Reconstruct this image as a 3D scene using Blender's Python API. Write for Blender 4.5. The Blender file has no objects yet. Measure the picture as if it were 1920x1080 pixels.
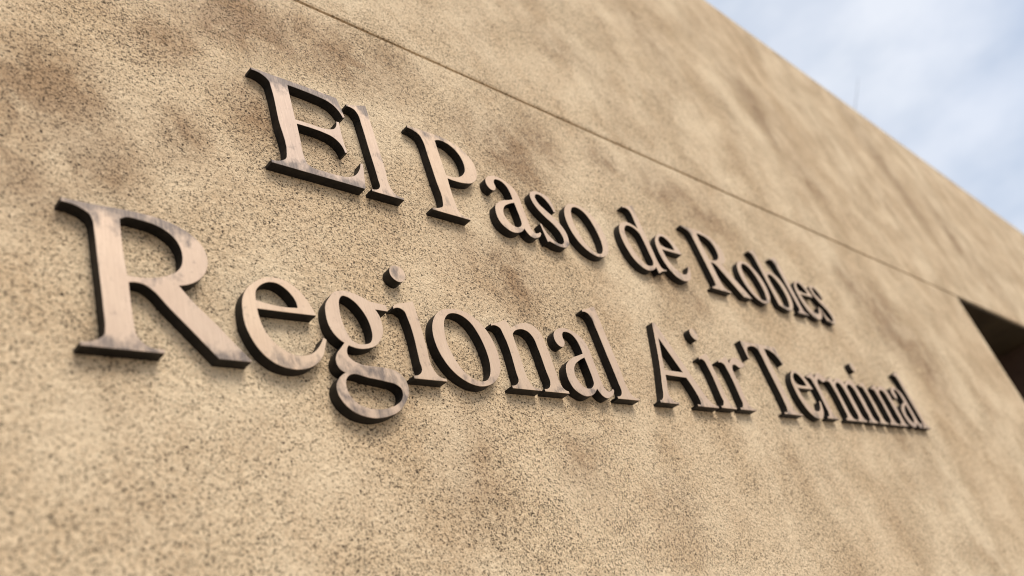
import bpy, bmesh, math, random
from mathutils import Matrix, Vector
from mathutils.geometry import tessellate_polygon

random.seed(7)
scn = bpy.context.scene
col = scn.collection

# ------------------------------------------------------------------ camera
S = 0.418                    # metres per unit of the letter drawing (distance camera - letter faces)
DEPTH = 0.0228 * S           # thickness of the letters
EYE = 1.60
cam_d = bpy.data.cameras.new('camera')
cam = bpy.data.objects.new('camera', cam_d)
col.objects.link(cam)
right = Vector((0.68829082, -0.66130913, -0.29820458))
up = Vector((-0.15071172, -0.53245573, 0.83293269))
fwd = Vector((0.70960674, 0.52835701, 0.46615143))
mat = Matrix((right, up, -fwd)).transposed().to_4x4()
mat.translation = Vector((0, -(S + DEPTH), EYE))
cam.matrix_world = mat
cam_d.sensor_fit = 'HORIZONTAL'
cam_d.sensor_width = 36.0
cam_d.lens = 1615.1 / 1920 * 36.0
cam_d.clip_start = 0.02
cam_d.clip_end = 3000
cam_d.dof.use_dof = True
cam_d.dof.focus_distance = 1.74 * S
cam_d.dof.aperture_fstop = 5.0
scn.camera = cam

# ------------------------------------------------------------------ world, sun, exposure
SUN = Vector((0.12, -0.64, 0.76)).normalized()      # towards the sun
elev = math.asin(SUN.z)
world = bpy.data.worlds.new('World')
scn.world = world
world.use_nodes = True
nt = world.node_tree
for n in list(nt.nodes):
    nt.nodes.remove(n)
N = nt.nodes.new
L = nt.links.new
out = N('ShaderNodeOutputWorld')
bg = N('ShaderNodeBackground')
bg.inputs['Strength'].default_value = 0.1
sky = N('ShaderNodeTexSky')
sky.sky_type = 'NISHITA'
sky.sun_disc = False
sky.sun_elevation = elev
sky.sun_rotation = math.atan2(SUN.x, SUN.y)
sky.dust_density = 2.0
tc = N('ShaderNodeTexCoord')
mp = N('ShaderNodeMapping')
mp.inputs['Scale'].default_value = (1.0, 1.0, 1.9)
mp.inputs['Location'].default_value = (0.35, 0.2, 0.1)
n1 = N('ShaderNodeTexNoise')
n1.inputs['Scale'].default_value = 2.2
n1.inputs['Detail'].default_value = 5.0
n1.inputs['Roughness'].default_value = 0.5
n1.inputs['Distortion'].default_value = 0.5
rp = N('ShaderNodeValToRGB')
rp.color_ramp.elements[0].position = 0.36
rp.color_ramp.elements[0].color = (0.74, 0.74, 0.74, 1)
rp.color_ramp.elements[1].position = 0.68
rp.color_ramp.elements[1].color = (1, 1, 1, 1)
n2 = N('ShaderNodeTexNoise')
n2.inputs['Scale'].default_value = 5.5
n2.inputs['Detail'].default_value = 5.0
rp2 = N('ShaderNodeValToRGB')
rp2.color_ramp.elements[0].position = 0.38
rp2.color_ramp.elements[0].color = (3.2, 3.6, 4.25, 1)
rp2.color_ramp.elements[1].position = 0.64
rp2.color_ramp.elements[1].color = (4.65, 4.85, 5.25, 1)
mix = N('ShaderNodeMix')
mix.data_type = 'RGBA'
L(tc.outputs['Generated'], mp.inputs['Vector'])
L(mp.outputs['Vector'], n1.inputs['Vector'])
L(mp.outputs['Vector'], n2.inputs['Vector'])
L(n1.outputs['Fac'], rp.inputs['Fac'])
L(n2.outputs['Fac'], rp2.inputs['Fac'])
L(rp.outputs['Color'], mix.inputs['Factor'])
L(sky.outputs['Color'], mix.inputs['A'])
L(rp2.outputs['Color'], mix.inputs['B'])
L(mix.outputs['Result'], bg.inputs['Color'])
L(bg.outputs['Background'], out.inputs['Surface'])

sd = bpy.data.lights.new('sun', 'SUN')
sd.energy = 1.5
sd.angle = math.radians(26)
sd.color = (1.0, 0.94, 0.86)
so = bpy.data.objects.new('sun', sd)
so.rotation_euler = (-SUN).to_track_quat('-Z', 'Y').to_euler()
so.location = (0, -3, 8)
col.objects.link(so)

scn.view_settings.view_transform = 'Standard'
scn.view_settings.look = 'None'
scn.view_settings.gamma = 1.0
scn.view_settings.use_curve_mapping = False
scn.view_settings.exposure = 0.92
scn.render.engine = 'CYCLES'
scn.cycles.use_denoising = True
scn.cycles.max_bounces = 6
scn.cycles.filter_width = 1.0


# ------------------------------------------------------------------ node helpers
class Mat:
    def __init__(self, name):
        self.m = bpy.data.materials.new(name)
        self.m.use_nodes = True
        self.t = self.m.node_tree
        for n in list(self.t.nodes):
            self.t.nodes.remove(n)
        self.out = self.n('ShaderNodeOutputMaterial')
        self.b = self.n('ShaderNodeBsdfPrincipled')
        self.l(self.b.outputs[0], self.out.inputs['Surface'])

    def n(self, kind, **kw):
        x = self.t.nodes.new(kind)
        for k, v in kw.items():
            if k in x.inputs:
                x.inputs[k].default_value = v
            else:
                setattr(x, k, v)
        return x

    def l(self, a, b):
        self.t.links.new(a, b)

    def ramp(self, src, p0, p1, c0=(0, 0, 0, 1), c1=(1, 1, 1, 1), interp='LINEAR'):
        r = self.n('ShaderNodeValToRGB')
        r.color_ramp.interpolation = interp
        r.color_ramp.elements[0].position = p0
        r.color_ramp.elements[1].position = p1
        r.color_ramp.elements[0].color = c0
        r.color_ramp.elements[1].color = c1
        self.l(src, r.inputs['Fac'])
        return r.outputs['Color']

    def mapping(self, src, scale=(1, 1, 1), loc=(0, 0, 0), rot=(0, 0, 0)):
        m = self.n('ShaderNodeMapping')
        m.inputs['Scale'].default_value = scale
        m.inputs['Location'].default_value = loc
        m.inputs['Rotation'].default_value = rot
        self.l(src, m.inputs['Vector'])
        return m.outputs['Vector']

    def noise(self, vec, scale, detail=3, rough=0.5, dist=0.0):
        x = self.n('ShaderNodeTexNoise', Scale=scale, Detail=detail, Roughness=rough, Distortion=dist)
        self.l(vec, x.inputs['Vector'])
        return x.outputs['Fac']

    def mix(self, fac, a, b, mode='MIX'):
        x = self.n('ShaderNodeMix', data_type='RGBA', blend_type=mode)
        for s, v in (('Factor', fac), ('A', a), ('B', b)):
            if isinstance(v, (int, float, tuple)):
                x.inputs[s].default_value = v
            else:
                self.l(v, x.inputs[s])
        return x.outputs['Result']

    def math(self, op, a, b=None, c=None):
        x = self.n('ShaderNodeMath', operation=op)
        for i, v in enumerate((a, b, c)):
            if v is None:
                continue
            if isinstance(v, (int, float)):
                x.inputs[i].default_value = v
            else:
                self.l(v, x.inputs[i])
        return x.outputs[0]

    def bump(self, h, strength=0.5, dist=0.001):
        x = self.n('ShaderNodeBump', Strength=strength, Distance=dist)
        self.l(h, x.inputs['Height'])
        self.l(x.outputs[0], self.b.inputs['Normal'])


def wall_at(px, py):
    d = right * ((px - 960) / 1615.1) - up * ((py - 540) / 1615.1) + fwd
    o = mat.translation
    p = o - d * (o.y / d.y)
    return p.x, p.z


STAINS = [wall_at(px, py) + (w, h, k) for px, py, w, h, k in [
    (110, 190, .065, .07, .65), (170, 285, .05, .05, .75), (60, 330, .05, .05, .55), (330, 250, .04, .05, .4), (300, 70, .06, .05, .35),
    (440, 30, .10, .06, .7), (620, 100, .12, .06, .45), (480, 210, .05, .07, .4), (590, 250, .06, .05, .40),
    (720, 110, .07, .05, .3), (960, 290, .07, .07, .60), (880, 240, .05, .04, .35), (1010, 270, .06, .06, .40),
    (960, 520, .05, .07, .50), (880, 470, .05, .05, .25), (1240, 350, .12, .05, .40), (1130, 300, .06, .04, .40),
    (1330, 410, .10, .06, .35), (1250, 520, .06, .05, .40), (1300, 560, .05, .05, .30), (1420, 210, .10, .14, .38),
    (1510, 330, .09, .12, .34), (1560, 170, .08, .10, .30), (1640, 290, .12, .22, .32), (1700, 370, .12, .22, .28),
    (1780, 440, .12, .18, .35), (1670, 610, .13, .13, .55), (1600, 540, .09, .08, .35), (1740, 690, .12, .16, .35),
    (1850, 520, .2, .2, .15), (1100, 880, .05, .05, .30), (1280, 960, .05, .06, .25), (900, 900, .05, .07, .30),
    (1700, 830, .12, .12, .18), (200, 700, .03, .04, .2), (1050, 90, .12, .06, .25), (1200, 60, .1, .1, .25)]]


def wall_material(name):
    m = Mat(name)
    geo = m.n('ShaderNodeNewGeometry')
    P = geo.outputs['Position']
    # base tones
    big = m.noise(m.mapping(P, (1, 1, 0.55), (3.1, 0, 1.7)), 3.4, 4, 0.55, 0.3)
    mid = m.noise(m.mapping(P, (1, 1, 0.8), (7.7, 0, 4.2)), 15.0, 5, 0.65, 0.2)
    grit = m.noise(P, 330.0, 4, 0.65, 0.6)
    base = m.mix(m.ramp(big, 0.36, 0.66), (0.77, 0.595, 0.388, 1), (0.68, 0.492, 0.300, 1))
    base = m.mix(m.math('MULTIPLY', m.ramp(mid, 0.48, 0.72), 0.60), base, (0.52, 0.345, 0.195, 1))
    base = m.mix(m.math('MULTIPLY', m.ramp(grit, 0.50, 0.74), 0.45), base, (0.80, 0.655, 0.445, 1))  # light grains, dark hollows next: stucco relief shading put into the colour
    base = m.mix(m.math('MULTIPLY', m.ramp(grit, 0.30, 0.50, (1, 1, 1, 1), (0, 0, 0, 1)), 0.40), base, (0.46, 0.305, 0.17, 1))
    # weather stains: a faint general drag downwards, and the single patches of this wall
    st = m.noise(m.mapping(P, (1, 1, 0.16), (1.3, 0, 0.6)), 16.0, 5, 0.62, 0.25)
    upz = m.n('ShaderNodeSeparateXYZ')
    m.l(P, upz.inputs[0])
    hi = m.ramp(m.math('MULTIPLY_ADD', upz.outputs[2], 1.0, -2.0), 0.0, 0.5)
    base = m.mix(m.math('MULTIPLY', m.math('MULTIPLY', m.ramp(st, 0.48, 0.72), hi), 0.30), base, (0.33, 0.215, 0.125, 1))
    acc = None
    brk = m.noise(m.mapping(P, (1, 1, 0.9), (2.9, 0, 6.6)), 34.0, 6, 0.76, 0.5)
    for (x, z, w, h, k) in STAINS:
        a = m.n('ShaderNodeVectorMath', operation='MULTIPLY_ADD')
        m.l(P, a.inputs[0])
        a.inputs[1].default_value = (1 / w, 0, 1 / h)
        a.inputs[2].default_value = (-x / w, 0, -z / h)
        c = m.n('ShaderNodeVectorMath', operation='LENGTH')
        m.l(a.outputs[0], c.inputs[0])
        f = m.math('MULTIPLY_ADD', c.outputs['Value'], -k, k)
        acc = m.math('MAXIMUM', f, 0.0) if acc is None else m.math('MAXIMUM', acc, f)
    pat = m.math('MULTIPLY', acc, m.ramp(brk, 0.34, 0.62, (0.12, 0.12, 0.12, 1)))
    base = m.mix(m.math('MINIMUM', m.math('MULTIPLY', pat, 2.5), 0.75), base, (0.31, 0.178, 0.088, 1))
    # dark pits and specks: two sizes, thinned and crowded by slow noise
    warp = m.n('ShaderNodeVectorMath', operation='MULTIPLY_ADD')
    wn = m.n('ShaderNodeTexNoise', Scale=430.0, Detail=2.0)
    m.l(P, wn.inputs['Vector'])
    m.l(wn.outputs['Color'], warp.inputs[0])
    warp.inputs[1].default_value = (0.0034, 0.0034, 0.0034)
    m.l(P, warp.inputs[2])
    dens = m.noise(m.mapping(P, (0.85, 1, 1), (2.2, 0, 9.1)), 10.0, 3, 0.55, 0.15)
    low = m.ramp(upz.outputs[2], 1.60, 1.84, (0.40, 0.40, 0.40, 1))      # the foot of the wall is less pitted
    dn = m.math('MULTIPLY', m.math('MINIMUM', m.math('MULTIPLY_ADD', acc, 0.70, m.ramp(dens, 0.26, 0.62)), 1.0), low)
    base = m.mix(m.math('MULTIPLY', m.ramp(dens, 0.30, 0.54, (1, 1, 1, 1), (0, 0, 0, 1)), 0.34), base, (0.87, 0.715, 0.495, 1))
    base = m.mix(m.math('MULTIPLY', m.ramp(dens, 0.48, 0.72), 0.25), base, (0.58, 0.395, 0.212, 1))

    def specks(scale, lo, hi_, loc, cut):
        v = m.n('ShaderNodeTexVoronoi', feature='F1', Scale=scale, Randomness=1.0)
        m.l(m.mapping(warp.outputs[0], (1, 1, 1), loc), v.inputs['Vector'])
        sep = m.n('ShaderNodeSeparateColor')
        m.l(v.outputs['Color'], sep.inputs[0])
        # only some cells carry a speck; more of them, and larger, where dn is high
        r = m.math('MULTIPLY', m.math('SUBTRACT', sep.outputs[0], cut), m.math('MULTIPLY_ADD', dn, hi_ - lo, lo))
        d = m.math('SUBTRACT', r, v.outputs['Distance'])
        return m.ramp(d, 0.0, 0.13), sep.outputs[1]
    s1, t1 = specks(660.0, 0.56, 1.72, (0, 0, 0), 0.285)
    s2, t2 = specks(1150.0, 0.60, 1.58, (0.37, 0.11, 0.73), 0.275)
    dark = m.math('MULTIPLY', s1, m.math('MULTIPLY_ADD', t1, 0.45, 0.55))
    sp = m.math('MAXIMUM', dark, m.math('MULTIPLY', s2, m.math('MULTIPLY_ADD', t2, 0.6, 0.35)))
    base = m.mix(m.math('MULTIPLY', sp, 0.97), base, (0.034, 0.022, 0.012, 1))
    m.l(base, m.b.inputs['Base Color'])
    m.b.inputs['Roughness'].default_value = 0.9
    m.b.inputs['Specular IOR Level'].default_value = 0.25
    lump = m.noise(P, 120.0, 3, 0.6, 0.3)
    m.bump(m.math('MULTIPLY_ADD', lump, 1.3, m.math('MULTIPLY_ADD', s1, -0.5, grit)), 1.0, 0.0022)
    return m.m


def plain(name, c, rough=0.8, spec=0.3, var=0.25, scale=12.0, metal=0.0):
    m = Mat(name)
    geo = m.n('ShaderNodeNewGeometry')
    f = m.noise(geo.outputs['Position'], scale, 5, 0.6)
    dark = tuple(x * (1 - var) for x in c) + (1,)
    lite = tuple(min(1, x * (1 + var)) for x in c) + (1,)
    m.l(m.mix(m.ramp(f, 0.3, 0.7), dark, lite), m.b.inputs['Base Color'])
    m.b.inputs['Roughness'].default_value = rough
    m.b.inputs['Specular IOR Level'].default_value = spec
    m.b.inputs['Metallic'].default_value = metal
    m.bump(f, 0.2, 0.002)
    return m.m


def bronze_face():
    m = Mat('brushed_bronze')
    geo = m.n('ShaderNodeNewGeometry')
    oi = m.n('ShaderNodeObjectInfo')
    P = geo.outputs['Position']
    brush = m.noise(m.mapping(P, (1, 1, 0.035)), 1500.0, 3, 0.65)
    cloud = m.noise(P, 34.0, 4, 0.6, 0.4)
    patch = m.noise(m.mapping(P, (1, 1, 0.7), (4.4, 0, 1.9)), 85.0, 5, 0.62, 0.2)
    c = m.mix(m.ramp(cloud, 0.3, 0.7), (0.57, 0.405, 0.265, 1), (0.665, 0.495, 0.335, 1))
    c = m.mix(m.math('MULTIPLY', oi.outputs['Random'], 0.4), c, (0.55, 0.39, 0.30, 1))
    c = m.mix(m.math('MULTIPLY', m.ramp(brush, 0.45, 0.8), 0.35), c, (0.36, 0.25, 0.185, 1))
    # dark patina left in the serif ends, thinner elsewhere
    tc = m.n('ShaderNodeTexCoord')
    sep = m.n('ShaderNodeSeparateXYZ')
    m.l(tc.outputs['Object'], sep.inputs[0])
    foot = m.ramp(sep.outputs[2], 0.0015, 0.016, (1, 1, 1, 1), (0, 0, 0, 1))
    head = m.ramp(sep.outputs[2], 0.078, 0.095)
    ends = m.math('MAXIMUM', foot, head)
    pc = m.n('ShaderNodeSeparateColor')
    m.l(oi.outputs['Color'], pc.inputs[0])
    pa = pc.outputs[0]          # how tarnished this letter is
    pn = m.math('ADD', patch, m.math('MULTIPLY', ends, m.math('MULTIPLY_ADD', pa, 0.26, 0.05)))
    pt = m.math('MULTIPLY', m.ramp(pn, 0.60, 0.80), m.math('MULTIPLY_ADD', m.ramp(brush, 0.3, 0.7), 0.35, 0.60))
    c = m.mix(m.math('MULTIPLY', m.math('MULTIPLY', pa, pa), 0.45), c, (0.34, 0.275, 0.25, 1))
    scr = m.noise(m.mapping(P, (1, 1, 0.02), (9.0, 0, 3.0), (0, 0.12, 0)), 2600.0, 2, 0.5)
    c = m.mix(m.math('MULTIPLY', m.ramp(scr, 0.62, 0.72), 0.35), c, (0.86, 0.68, 0.52, 1))
    spot = m.noise(P, 260.0, 3, 0.6)
    c = m.mix(m.math('MULTIPLY', m.ramp(spot, 0.62, 0.74), 0.45), c, (0.22, 0.165, 0.13, 1))
    c = m.mix(pt, c, (0.105, 0.086, 0.077, 1))
    m.l(c, m.b.inputs['Base Color'])
    m.b.inputs['Metallic'].default_value = 0.42
    m.l(m.math('MULTIPLY_ADD', brush, 0.16, 0.50), m.b.inputs['Roughness'])
    m.b.inputs['Anisotropic'].default_value = 0.35
    m.bump(m.math('ADD', brush, m.math('MULTIPLY', cloud, 0.6)), 0.12, 0.0004)
    return m.m


def bronze_edge():
    m = Mat('dark_bronze_patina')
    geo = m.n('ShaderNodeNewGeometry')
    P = geo.outputs['Position']
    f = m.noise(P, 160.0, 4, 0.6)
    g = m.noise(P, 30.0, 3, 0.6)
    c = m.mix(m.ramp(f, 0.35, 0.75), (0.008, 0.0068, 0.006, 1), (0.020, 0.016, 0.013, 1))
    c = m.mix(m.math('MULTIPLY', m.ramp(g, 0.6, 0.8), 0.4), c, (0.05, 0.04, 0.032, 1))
    m.l(c, m.b.inputs['Base Color'])
    m.b.inputs['Roughness'].default_value = 0.55
    m.b.inputs['Specular IOR Level'].default_value = 0.22
    m.bump(f, 0.25, 0.0005)
    return m.m


M_wall = wall_material('speckled_tan_concrete')
M_joint = plain('joint_shadow_brown', (0.036, 0.021, 0.013), 0.95, 0.1, 0.75, 14)
M_soffit = plain('dark_brown_soffit', (0.060, 0.043, 0.024), 0.9, 0.1, 0.3, 5)
M_jamb = plain('brown_wood_jamb', (0.085, 0.050, 0.034), 0.8, 0.2, 0.3, 8)
M_door = plain('dark_door_paint', (0.05, 0.032, 0.024), 0.6, 0.3, 0.2, 6)
M_steel = plain('dull_steel', (0.30, 0.29, 0.28), 0.4, 0.5, 0.1, 40, 0.9)
M_pave = plain('concrete_paving', (0.34, 0.30, 0.25), 0.9, 0.2, 0.2, 2)
M_roof = plain('roof_membrane', (0.25, 0.24, 0.22), 0.9, 0.2, 0.2, 3)
M_rod = plain('grey_rod', (0.10, 0.10, 0.11), 0.5, 0.3, 0.1, 40)
M_face = bronze_face()
M_edge = bronze_edge()


# ------------------------------------------------------------------ object helpers
def link_mesh(name, verts, faces, material, parent=None, smooth=False):
    me = bpy.data.meshes.new(name)
    me.from_pydata([tuple(v) for v in verts], [], faces)
    me.update()
    me.materials.append(material)
    if smooth:
        for p in me.polygons:
            p.use_smooth = True
    o = bpy.data.objects.new(name, me)
    col.objects.link(o)
    if parent:
        o.parent = parent
    return o


def from_bm(name, bm, material, parent=None):
    bmesh.ops.recalc_face_normals(bm, faces=bm.faces)
    me = bpy.data.meshes.new(name)
    bm.to_mesh(me)
    bm.free()
    me.materials.append(material)
    o = bpy.data.objects.new(name, me)
    col.objects.link(o)
    if parent:
        o.parent = parent
    return o


def box(bm, x0, x1, y0, y1, z0, z1, bevel=0.0):
    r = bmesh.ops.create_cube(bm, size=1.0)
    vs = r['verts']
    for v in vs:
        v.co = Vector((x0 + (v.co.x + .5) * (x1 - x0), y0 + (v.co.y + .5) * (y1 - y0), z0 + (v.co.z + .5) * (z1 - z0)))
    if bevel:
        es = list({e for v in vs for e in v.link_edges})
        bmesh.ops.bevel(bm, geom=es, offset=bevel, segments=2, affect='EDGES', profile=0.6)


def thing(name, loc, label, cat, group=None):
    o = bpy.data.objects.new(name, None)
    o.empty_display_size = 0.05
    o.location = loc
    col.objects.link(o)
    o['label'] = label
    o['category'] = cat
    if group:
        o['group'] = group
    return o


# ------------------------------------------------------------------ ground
gm = bmesh.new()
bmesh.ops.create_grid(gm, x_segments=2, y_segments=2, size=1500)
gnd = from_bm('ground', gm, M_pave)
gnd['kind'] = 'structure'

# ------------------------------------------------------------------ building
Z_TOP = EYE + 3.432 * S
Z_JOINT = EYE + 1.6235 * S       # middle of the groove = head of the doorway
X_D0 = 5.668 * S                 # doorway, near jamb
X_D1 = 7.79 * S                  # doorway, far jamb
X_L, X_R = -6.0, 9.0
T = 0.25
GAP = 0.0044
bld = thing('terminal_building', (0, 0, 0), 'tan speckled concrete terminal building with a fine joint across its wall and a dark doorway', 'building')


def wall_prism(bm, x0, x1, z0, z1, y0=0.0, y1=T, bevel=0.0007):
    box(bm, x0, x1, y0, y1, z0, z1, bevel)


bm = bmesh.new()
wall_prism(bm, X_L, X_D0, -0.02, Z_JOINT - GAP / 2)
from_bm('lower_wall', bm, M_wall, bld)
bm = bmesh.new()
wall_prism(bm, X_D1, X_R, -0.02, Z_JOINT - GAP / 2)
from_bm('lower_wall', bm, M_wall, bld)
bm = bmesh.new()
wall_prism(bm, X_L, X_R, Z_JOINT + GAP / 2, Z_TOP, bevel=0.004)
from_bm('upper_wall', bm, M_wall, bld)
bm = bmesh.new()
box(bm, X_L, X_D0 - 0.004, 0.0045, T - 0.01, Z_JOINT - GAP / 2 - 0.0005, Z_JOINT + GAP / 2 + 0.0005)
box(bm, X_D1 + 0.004, X_R, 0.0045, T - 0.01, Z_JOINT - GAP / 2 - 0.0005, Z_JOINT + GAP / 2 + 0.0005)
from_bm('joint', bm, M_joint, bld)
# doorway recess: soffit, two jamb linings, a door at the back
RD = 1.25
bm = bmesh.new()
box(bm, X_D0 - 0.1, X_D1 + 0.1, T + 0.002, RD + 0.3, Z_JOINT - 0.002, Z_JOINT + 0.2)
box(bm, X_D0 + 0.002, X_D1 - 0.002, 0.004, T - 0.002, Z_JOINT - 0.006, Z_JOINT + GAP / 2 - 0.0004)
from_bm('soffit', bm, M_soffit, bld)
for x0, x1 in ((X_D0 - 0.1, X_D0 - 0.003), (X_D1 + 0.003, X_D1 + 0.1)):
    bm = bmesh.new()
    box(bm, x0, x1, T + 0.002, RD + 0.3, 0.0, Z_JOINT - 0.004)
    from_bm('jamb', bm, M_jamb, bld)
bm = bmesh.new()
box(bm, X_D1 - 0.022, X_D1 - 0.002, 0.006, T + 0.05, 0.0, Z_JOINT - 0.008)
from_bm('jamb', bm, M_jamb, bld)
bm = bmesh.new()
box(bm, X_D0 - 0.002, X_D1 + 0.002, RD, RD + 0.05, 0.005, Z_JOINT - 0.003, 0.002)
door = from_bm('door', bm, M_door, bld)
bm = bmesh.new()
bmesh.ops.create_cone(bm, cap_ends=True, segments=16, radius1=0.012, radius2=0.012, depth=0.05,
                      matrix=Matrix.Translation((X_D0 + 0.09, RD - 0.026, 1.02)) @ Matrix.Rotation(math.pi / 2, 4, 'X'))
box(bm, X_D0 + 0.08, X_D0 + 0.21, RD - 0.066, RD - 0.05, 1.01, 1.03, 0.004)
from_bm('handle', bm, M_steel, door)
bm = bmesh.new()
box(bm, X_L, X_R, T + 0.002, 7.0, Z_TOP - 0.35, Z_TOP - 0.15)
from_bm('roof', bm, M_roof, bld)
for x0, x1 in ((X_L, X_L + T), (X_R - T, X_R)):
    bm = bmesh.new()
    box(bm, x0, x1, T + 0.002, 7.0, -0.02, Z_TOP - 0.352)
    from_bm('side_wall', bm, M_wall, bld)
bm = bmesh.new()
box(bm, X_L, X_R, 7.002, 7.002 + T, -0.02, Z_TOP)
from_bm('rear_wall', bm, M_wall, bld)


# ------------------------------------------------------------------ rod on the roof
def ray_at(px, py, y):
    """point of the photo's ray through pixel (1920 wide) at world depth y"""
    d = right * ((px - 960) / 1615.1) - up * ((py - 540) / 1615.1) + fwd
    o = mat.translation
    return o + d * ((y - o.y) / d.y)


YA = 0.34
pb, pm, pt_ = ray_at(1602.5, 206, YA), ray_at(1606, 178, YA), ray_at(1609, 146, YA)
base_pt = Vector((pb.x + (pb.x - pm.x) * 2.0, YA, Z_TOP - 0.15))
ant = thing('roof_antenna', base_pt, 'thin grey whip antenna leaning up behind the top edge of the wall', 'antenna')
bm = bmesh.new()
path = [base_pt, pb, pm, pt_]
rad = [0.0026, 0.0022, 0.0019, 0.0014]
prev = None
for c, r in zip(path, rad):
    ring = [bm.verts.new(c - base_pt + Vector((math.cos(a) * r, math.sin(a) * r, 0))) for a in [k * math.pi / 4 for k in range(8)]]
    if prev:
        for k in range(8):
            bm.faces.new((prev[k], prev[(k + 1) % 8], ring[(k + 1) % 8], ring[k]))
    prev = ring
bm.faces.new(prev)
from_bm('rod', bm, M_rod, ant)
bm = bmesh.new()
bmesh.ops.create_cone(bm, cap_ends=True, segments=16, radius1=0.035, radius2=0.02, depth=0.03, matrix=Matrix.Translation((0, 0, 0.015)))
from_bm('foot', bm, M_rod, ant)

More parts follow.
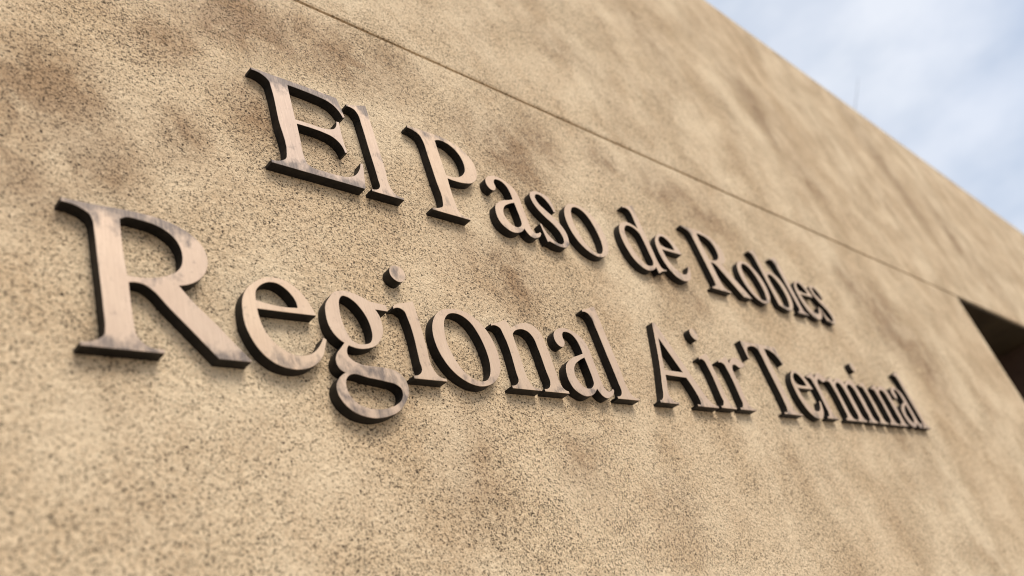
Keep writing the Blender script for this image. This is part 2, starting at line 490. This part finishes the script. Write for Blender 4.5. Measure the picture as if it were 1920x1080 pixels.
# ------------------------------------------------------------------ letter outlines (units: S / 1000; '*' marks a corner)
GLYPH = {
 'R': ["0,242* 40,242 100,244 145,241 172,233 193,221 207,205 213,187 213,172 207,154 195,138 180,127 160,120* 181,92 212,58 238,27 259,3* 258,0* 206,0* 170,43 140,78 117,106 108,112 97,114 85,112* 85,77 86,46 88,26 97,13 125,7* 125,0* 12,0* 12,6* 36,13 44,20 46,32 46,60 44,152 43,195 42,212 38,222 30,228 0,235*",
       "82,224* 92,230 112,230 133,227 150,220 164,207 171,191 172,173 168,157 158,144 144,135 125,128 105,124 84,124* 82,160"],
 'e': ["137,103* 133,116 126,131 117,145 103,158 86,166 67,167 46,161 27,148 12,132 3,113 0,92 0,69 5,48 13,30 25,14 41,2 60,-4 80,-5 101,0 120,11 134,27 141,43 147,58* 141,61* 132,46 121,34 107,25 90,21 73,23 56,32 43,44 33,61 28,81 27,100* 80,101",
       "28,116* 31,135 44,149 59,156 73,156 86,149 96,138 102,126 103,113* 66,111"],
 'g': ["57,165 77,165 97,160 115,152* 131,151 153,150* 152,136* 124,136* 130,123 131,106 128,88 119,73 103,58 86,51 65,48 45,52* 39,43 38,33 44,25 59,18 88,16 117,15 137,10 149,-2 153,-17 147,-37 134,-53 117,-68 93,-78 66,-83 44,-81 24,-74 9,-61 0,-42 1,-27 11,-12 25,-2* 14,5 11,20 17,34 27,45 37,56* 24,66 14,84 12,108 16,129 28,146 40,159",
       "57,154 68,153 81,145 92,131 100,113 103,94 100,73 93,63 82,59 67,58 54,64 47,80 43,105 44,127 48,144",
       "34,-5 72,-8 106,-12 126,-16 136,-24 136,-34 129,-46 118,-54 99,-62 76,-66 54,-65 34,-57 23,-43 20,-28 25,-12"],
 'o': ["84,169 112,166 136,152 156,126 165,92 163,58 152,32 132,12 106,0 79,-3 48,6 24,24 7,52 0,86 4,116 18,142 38,159 60,167",
       "76,159 95,156 114,142 126,118 133,84 132,52 124,28 110,13 92,8 70,13 50,30 37,57 31,88 35,118 45,142 58,154"],
 'i': ["0,150* 9,156 31,163 54,170* 55,143 56,77 57,22 64,11 82,6* 82,0* 4,0* 4,6* 20,10 27,17 28,37 28,130 25,143 17,148 0,145*"],
 'n': ["0,149* 20,154 49,166* 55,156 59,146* 77,156 95,163 115,167 134,164 148,153 154,138 157,108 157,54 158,20 163,11 176,6* 176,0* 99,0* 99,6* 116,10 123,17 125,53 125,105 122,131 113,143 99,148 81,146 66,139 58,131* 57,100 57,59 57,24 63,11 88,6* 88,0* 2,0* 2,6* 18,10 26,17 28,37 28,128 24,142 15,146 0,144*"],
 'a': ["36,134 32,126 24,119* 12,120 4,130 5,146 14,158 32,168 55,172 77,168 96,160 110,147 117,126 117,98 117,60 117,36 120,23 128,16 139,18 150,24* 152,20* 144,10 130,2 114,-2 101,3 94,12 90,21* 77,9 57,0 37,-2 20,4 6,15 0,32 2,54 9,70 24,83 46,95 70,103 87,109* 87,129 82,147 72,158 58,162 43,159 36,150 35,142",
       "88,99* 64,89 44,77 33,63 29,48 34,33 44,22 60,18 76,23 87,34* 89,50 89,70"],
 'l': ["0,237* 20,242 36,248 56,255* 57,213 58,142 59,75 59,24 66,11 88,6* 88,0* 5,0* 5,6* 22,10 29,18 30,40 29,119 28,190 26,218 20,228 8,232 0,231*"],
 'E': ["2,243* 60,244 137,245 203,245* 207,230 209,215 213,193* 207,190* 201,205 191,217 175,225 152,228 116,230 82,230* 81,180 81,136* 112,137 140,137 161,140 176,148 183,159 186,171* 193,172* 191,140 193,88* 187,86* 180,108 166,120 143,125 110,126 82,125* 81,80 81,35 85,22 95,17 120,16 150,16 178,20 197,30 213,50 221,70* 227,68* 222,40 216,3* 214,0* 3,0* 3,7* 29,14 37,21 41,34 40,120 40,205 38,222 30,231 2,237*"],
 'P': ["5,243* 47,246 88,247 121,246 147,240 171,228 190,210 198,187 196,161 184,138 164,122 138,114 111,111 84,112* 82,84 82,38 84,18 92,9 115,6* 115,0* 2,0* 2,6* 25,11 37,18 42,32 43,96 43,166 42,212 38,225 28,232 5,237*",
       "84,226* 100,233 122,232 142,222 155,205 160,181 156,159 143,141 124,128 102,122 83,122* 83,176"],
 's': ["40,168 62,167 82,160 86,150 88,113* 81,111* 79,124 71,141 58,154 42,159 29,154 23,142 27,127 43,112 66,95 86,76 98,53 98,28 89,9 74,-3 55,-6 38,-5 22,0 12,2 4,-2* 0,54* 6,55* 11,35 20,20 34,8 50,3 64,6 74,15 77,29 73,45 60,63 36,82 16,102 5,124 4,142 11,156 24,164"],
 'd': ["83,230* 114,238 144,250* 144,200 144,145 144,83 144,40 149,22 171,18* 171,13* 145,7 122,-4* 120,18* 111,11 92,1 68,-4 40,3 18,22 4,54 0,92 7,124 22,146 44,160 69,166 96,162 115,154* 116,187 116,212 112,222 104,226 83,224*",
       "56,151 77,154 99,148 113,134 116,110 117,60 117,35 108,22 89,15 67,17 48,34 33,63 28,98 36,133"],
 'A': ["122,243* 134,243* 160,185 193,110 215,62 231,28 244,14 270,6* 270,0* 169,0* 169,6* 189,9 191,20 187,42 171,82* 118,82 75,82* 65,56 55,36 52,20 58,10 81,6* 81,0* 1,0* 1,6* 16,11 26,22 36,42 76,126 100,187",
       "119,196* 165,97* 120,97 81,97*"],
 'r': ["3,152* 32,161 60,171* 61,160 62,148* 80,162 100,172 120,172 142,162 156,154* 146,148 130,142 116,139 108,141* 98,147 86,148 75,142 66,131 63,110 62,70 62,24 68,11 90,6* 90,0* 5,0* 5,6* 24,10 31,18 33,40 33,128 30,142 20,147 3,146*"],
 'T': ["4,243* 30,241 110,243 190,243 228,245* 226,228 230,183* 223,181* 216,197 205,213 182,226 142,229* 139,199 138,105 138,36 142,18 152,10 182,6* 182,0* 66,0* 66,6* 92,11 98,20 100,40 101,158 101,205 98,222 88,228 56,228 33,222 20,210 9,180* 2,179*"],
 'm': ["0,149* 20,154 49,166* 55,156 59,146* 75,156 93,163 112,167 130,164 144,153 150,143* 168,156 186,163 204,167 224,164 239,153 245,138 248,108 248,54 249,20 254,11 267,6* 267,0* 192,0* 192,6* 207,10 214,17 216,53 216,105 213,131 204,143 190,148 174,146 160,139 152,131* 152,100 152,54 153,20 158,11 171,6* 171,0* 96,0* 96,6* 111,10 118,17 120,53 120,105 117,131 109,143 96,148 80,146 66,139 58,131* 57,100 57,59 57,24 63,11 86,6* 86,0* 2,0* 2,6* 18,10 26,17 28,37 28,128 24,142 15,146 0,144*"],
 'b': ["0,237* 16,241 32,247 50,253* 51,200 51,148* 70,160 92,166 116,162 138,149 155,126 162,96 160,64 149,34 129,12 102,-1 76,-3 50,2 22,10* 22,60 22,100 22,190 20,218 14,226 0,230*",
       "51,134* 60,144 76,150 95,147 113,133 125,110 130,84 128,54 118,28 102,13 82,9 62,14 52,28 51,60 51,100"],
}
DOT = "35,249 46,247 53,238 54,228 47,216 35,210 24,213 16,223 17,236 24,245"


def parse(s):
    return [(float(a.strip('*').split(',')[0]), float(a.strip('*').split(',')[1]), a.endswith('*')) for a in s.split()]


def smooth(pts, n=5):
    """Hermite curve through the points, breaking at corners"""
    k = len(pts)
    res = []

    def tangent(a, b, c):
        d0 = (b - a).length + 1e-9
        d1 = (c - b).length + 1e-9
        return ((b - a) / d0 * d1 + (c - b) / d1 * d0) / (d0 + d1)
    V = [Vector(p[:2]) for p in pts]
    for i in range(k):
        p0, p1, p2, p3 = V[i - 1], V[i], V[(i + 1) % k], V[(i + 2) % k]
        ln = (p2 - p1).length + 1e-9
        t1 = None if pts[i][2] else tangent(p0, p1, p2)
        t2 = None if pts[(i + 1) % k][2] else tangent(p1, p2, p3)
        ch = (p2 - p1) / ln
        if t1 is None and t2 is None:
            res.append(p1)
            continue
        if t1 is None:
            t1 = 2 * ch - t2
        if t2 is None:
            t2 = 2 * ch - t1
        m = max(2, min(n, int(ln / 3)))
        for j in range(m):
            u = j / m
            res.append((2*u**3 - 3*u**2 + 1) * p1 + (u**3 - 2*u**2 + u) * ln * t1 + (3*u**2 - 2*u**3) * p2 + (u**3 - u**2) * ln * t2)
    return res


def area(c):
    return sum(c[i - 1].x * c[i].y - c[i].x * c[i - 1].y for i in range(len(c))) / 2


def inset(c, d):
    """move every vertex d to the left of the path (inwards for a ccw outline)"""
    res = []
    k = len(c)
    for i in range(k):
        e0 = (c[i] - c[i - 1]).normalized()
        e1 = (c[(i + 1) % k] - c[i]).normalized()
        n0, n1 = Vector((-e0.y, e0.x)), Vector((-e1.y, e1.x))
        b = n0 + n1
        if b.length < 0.3:
            b = n0
        b.normalize()
        res.append(c[i] + b * d / max(0.5, b.dot(n0)))
    return res


Y_FRONT = -DEPTH
CH = 0.00022


def solid(contours, face_name, edge_name, parent, edge_parent=None):
    """bronze front with a small chamfer, and the dark edge running back to the wall; coordinates local to parent"""
    cs = []
    for i, c in enumerate(contours):
        if (area(c) > 0) != (i == 0):
            c = c[::-1]
        cs.append([p * (S / 1000) for p in c])
    ins = [inset(c, CH) for c in cs]
    verts, faces, ev, ef = [], [], [], []
    flat = [p for c in ins for p in c]
    tris = tessellate_polygon([[Vector((p.x, p.y, 0)) for p in c] for c in ins])
    verts += [(p.x, Y_FRONT, p.y) for p in flat]
    for t in tris:
        a, b, c = (flat[k] for k in t)
        ar = (b.x - a.x) * (c.y - a.y) - (b.y - a.y) * (c.x - a.x)
        if abs(ar) < 1e-14:
            continue
        faces.append(tuple(t) if ar > 0 else tuple(t)[::-1])
    o = 0
    for c in cs:
        k = len(c)
        base = len(verts)
        verts += [(p.x, Y_FRONT + CH, p.y) for p in c]
        for j in range(k):
            j2 = (j + 1) % k
            faces.append((o + j, base + j, base + j2, o + j2))
        eb = len(ev)
        ev += [(p.x, Y_FRONT + CH, p.y) for p in c]
        ev += [(p.x, 0.0002, p.y) for p in c]
        for j in range(k):
            j2 = (j + 1) % k
            ef.append((eb + j, eb + k + j, eb + k + j2, eb + j2))
        o += k
    f = link_mesh(face_name, verts, faces, M_face, parent)
    e = link_mesh(edge_name, ev, ef, M_edge, edge_parent or parent)
    return f, e


CACHE = {}


def letter(ch, x, z, label, group, sx=1.0, patina=0.3):
    """x, z: place of the glyph's origin in letter units; copies share the mesh data of the first of their kind"""
    t = thing('letter', (x * S, 0, EYE + z * S), label, 'letter', group)
    if ch in CACHE:
        for o in CACHE[ch]:
            c = o.copy()
            col.objects.link(c)
            c.parent = t
            for g in o.children:
                d = g.copy()
                col.objects.link(d)
                d.parent = c
    else:
        f, e = solid([smooth(parse(s)) for s in GLYPH[ch]], 'face', 'edge', t)
        CACHE[ch] = [f, e]
        if ch == 'i':
            dot, de = solid([smooth(parse(DOT))], 'dot', 'dot_edge', t)
            de.parent = dot
            CACHE[ch].append(dot)
    t.scale = (sx, 1, 1)
    for o in t.children:
        o.color = (patina,) * 3 + (1,)
    return t


UP, LO = 'bronze letters of the upper line', 'bronze letters of the lower line'
B1, B2 = 1.0570, 0.6260
for ch, x, sx, label in [
    ('E', 0.7781, 1.0, 'bronze capital letter E that begins the upper line'),
    ('l', 1.0050, 1.0, 'bronze small letter l right after the upper capital E'),
    ('P', 1.1690, 1.0, 'bronze capital letter P of the word Paso'),
    ('a', 1.3843, 0.97, 'bronze small letter a following the capital P'),
    ('s', 1.5432, 1.0, 'bronze small letter s in the middle of Paso'),
    ('o', 1.6665, 0.95, 'bronze small letter o that ends the word Paso'),
    ('d', 1.9095, 1.0, 'bronze small letter d of the short word de'),
    ('e', 2.0877, 1.0, 'bronze small letter e right after the d'),
    ('R', 2.3160, 1.0, 'smaller looking bronze capital R that begins Robles in the upper line'),
    ('o', 2.5770, 1.0, 'bronze small letter o between the upper capital R and the b'),
    ('b', 2.7540, 1.0, 'bronze small letter b in the word Robles'),
    ('l', 2.9130, 1.0, 'bronze small letter l between b and e in Robles'),
    ('e', 3.0020, 1.0, 'bronze small letter e between l and s in Robles'),
    ('s', 3.1520, 1.0, 'blurred bronze small letter s that ends the upper line'),
]:
    letter(ch, x, B1 + (0.004 if x > 1.9 else -0.003 if ch == 'P' else 0.0), label, UP, sx, {'E': 1.0, 'l': 0.75, 's': 0.55, 'P': 0.4}.get(ch, 0.3) if x < 2 else 0.35)
for ch, x, sx, label in [
    ('R', 0.4065, 1.0, 'large bronze capital R that begins the lower line at far left'),
    ('e', 0.6653, 1.0, 'large bronze small letter e beside the leg of the big R'),
    ('g', 0.8105, 1.0, 'bronze two storey letter g with its loop hanging below the line'),
    ('i', 0.9789, 1.0, 'bronze letter i with round dot, between g and o'),
    ('o', 1.0598, 1.0, 'bronze letter o between i and n in Regional'),
    ('n', 1.2333, 1.0, 'bronze letter n between o and a in Regional'),
    ('a', 1.4245, 1.0, 'bronze letter a between n and l in Regional'),
    ('l', 1.5760, 1.0, 'tall bronze letter l that ends the word Regional'),
    ('A', 1.7509, 1.0, 'bronze capital letter A of the word Air'),
    ('i', 2.0340, 1.0, 'bronze letter i with dot, right after the capital A'),
    ('r', 2.1340, 1.0, 'bronze letter r that ends the word Air'),
    ('T', 2.3318, 1.0, 'bronze capital letter T that begins the word Terminal'),
    ('e', 2.5510, 1.0, 'bronze letter e right after the capital T'),
    ('r', 2.6880, 1.0, 'bronze letter r between e and m in Terminal'),
    ('m', 2.8360, 1.0, 'bronze letter m in the word Terminal'),
    ('i', 3.1180, 1.0, 'blurred bronze letter i with dot, right after the m'),
    ('n', 3.2210, 1.0, 'blurred bronze letter n between i and a in Terminal'),
    ('a', 3.4170, 1.0, 'blurred bronze letter a before the last l'),
    ('l', 3.5560, 1.0, 'blurred tall bronze letter l that ends the lower line'),
]:
    letter(ch, x, B2 + max(0.0, min(0.0045, (x - 1.6) * 0.008)), label, LO, sx, {'R': 0.85, 'e': 0.5, 'g': 0.6, 'i': 0.45}.get(ch, 0.3) if x < 1 else random.uniform(0.15, 0.45))
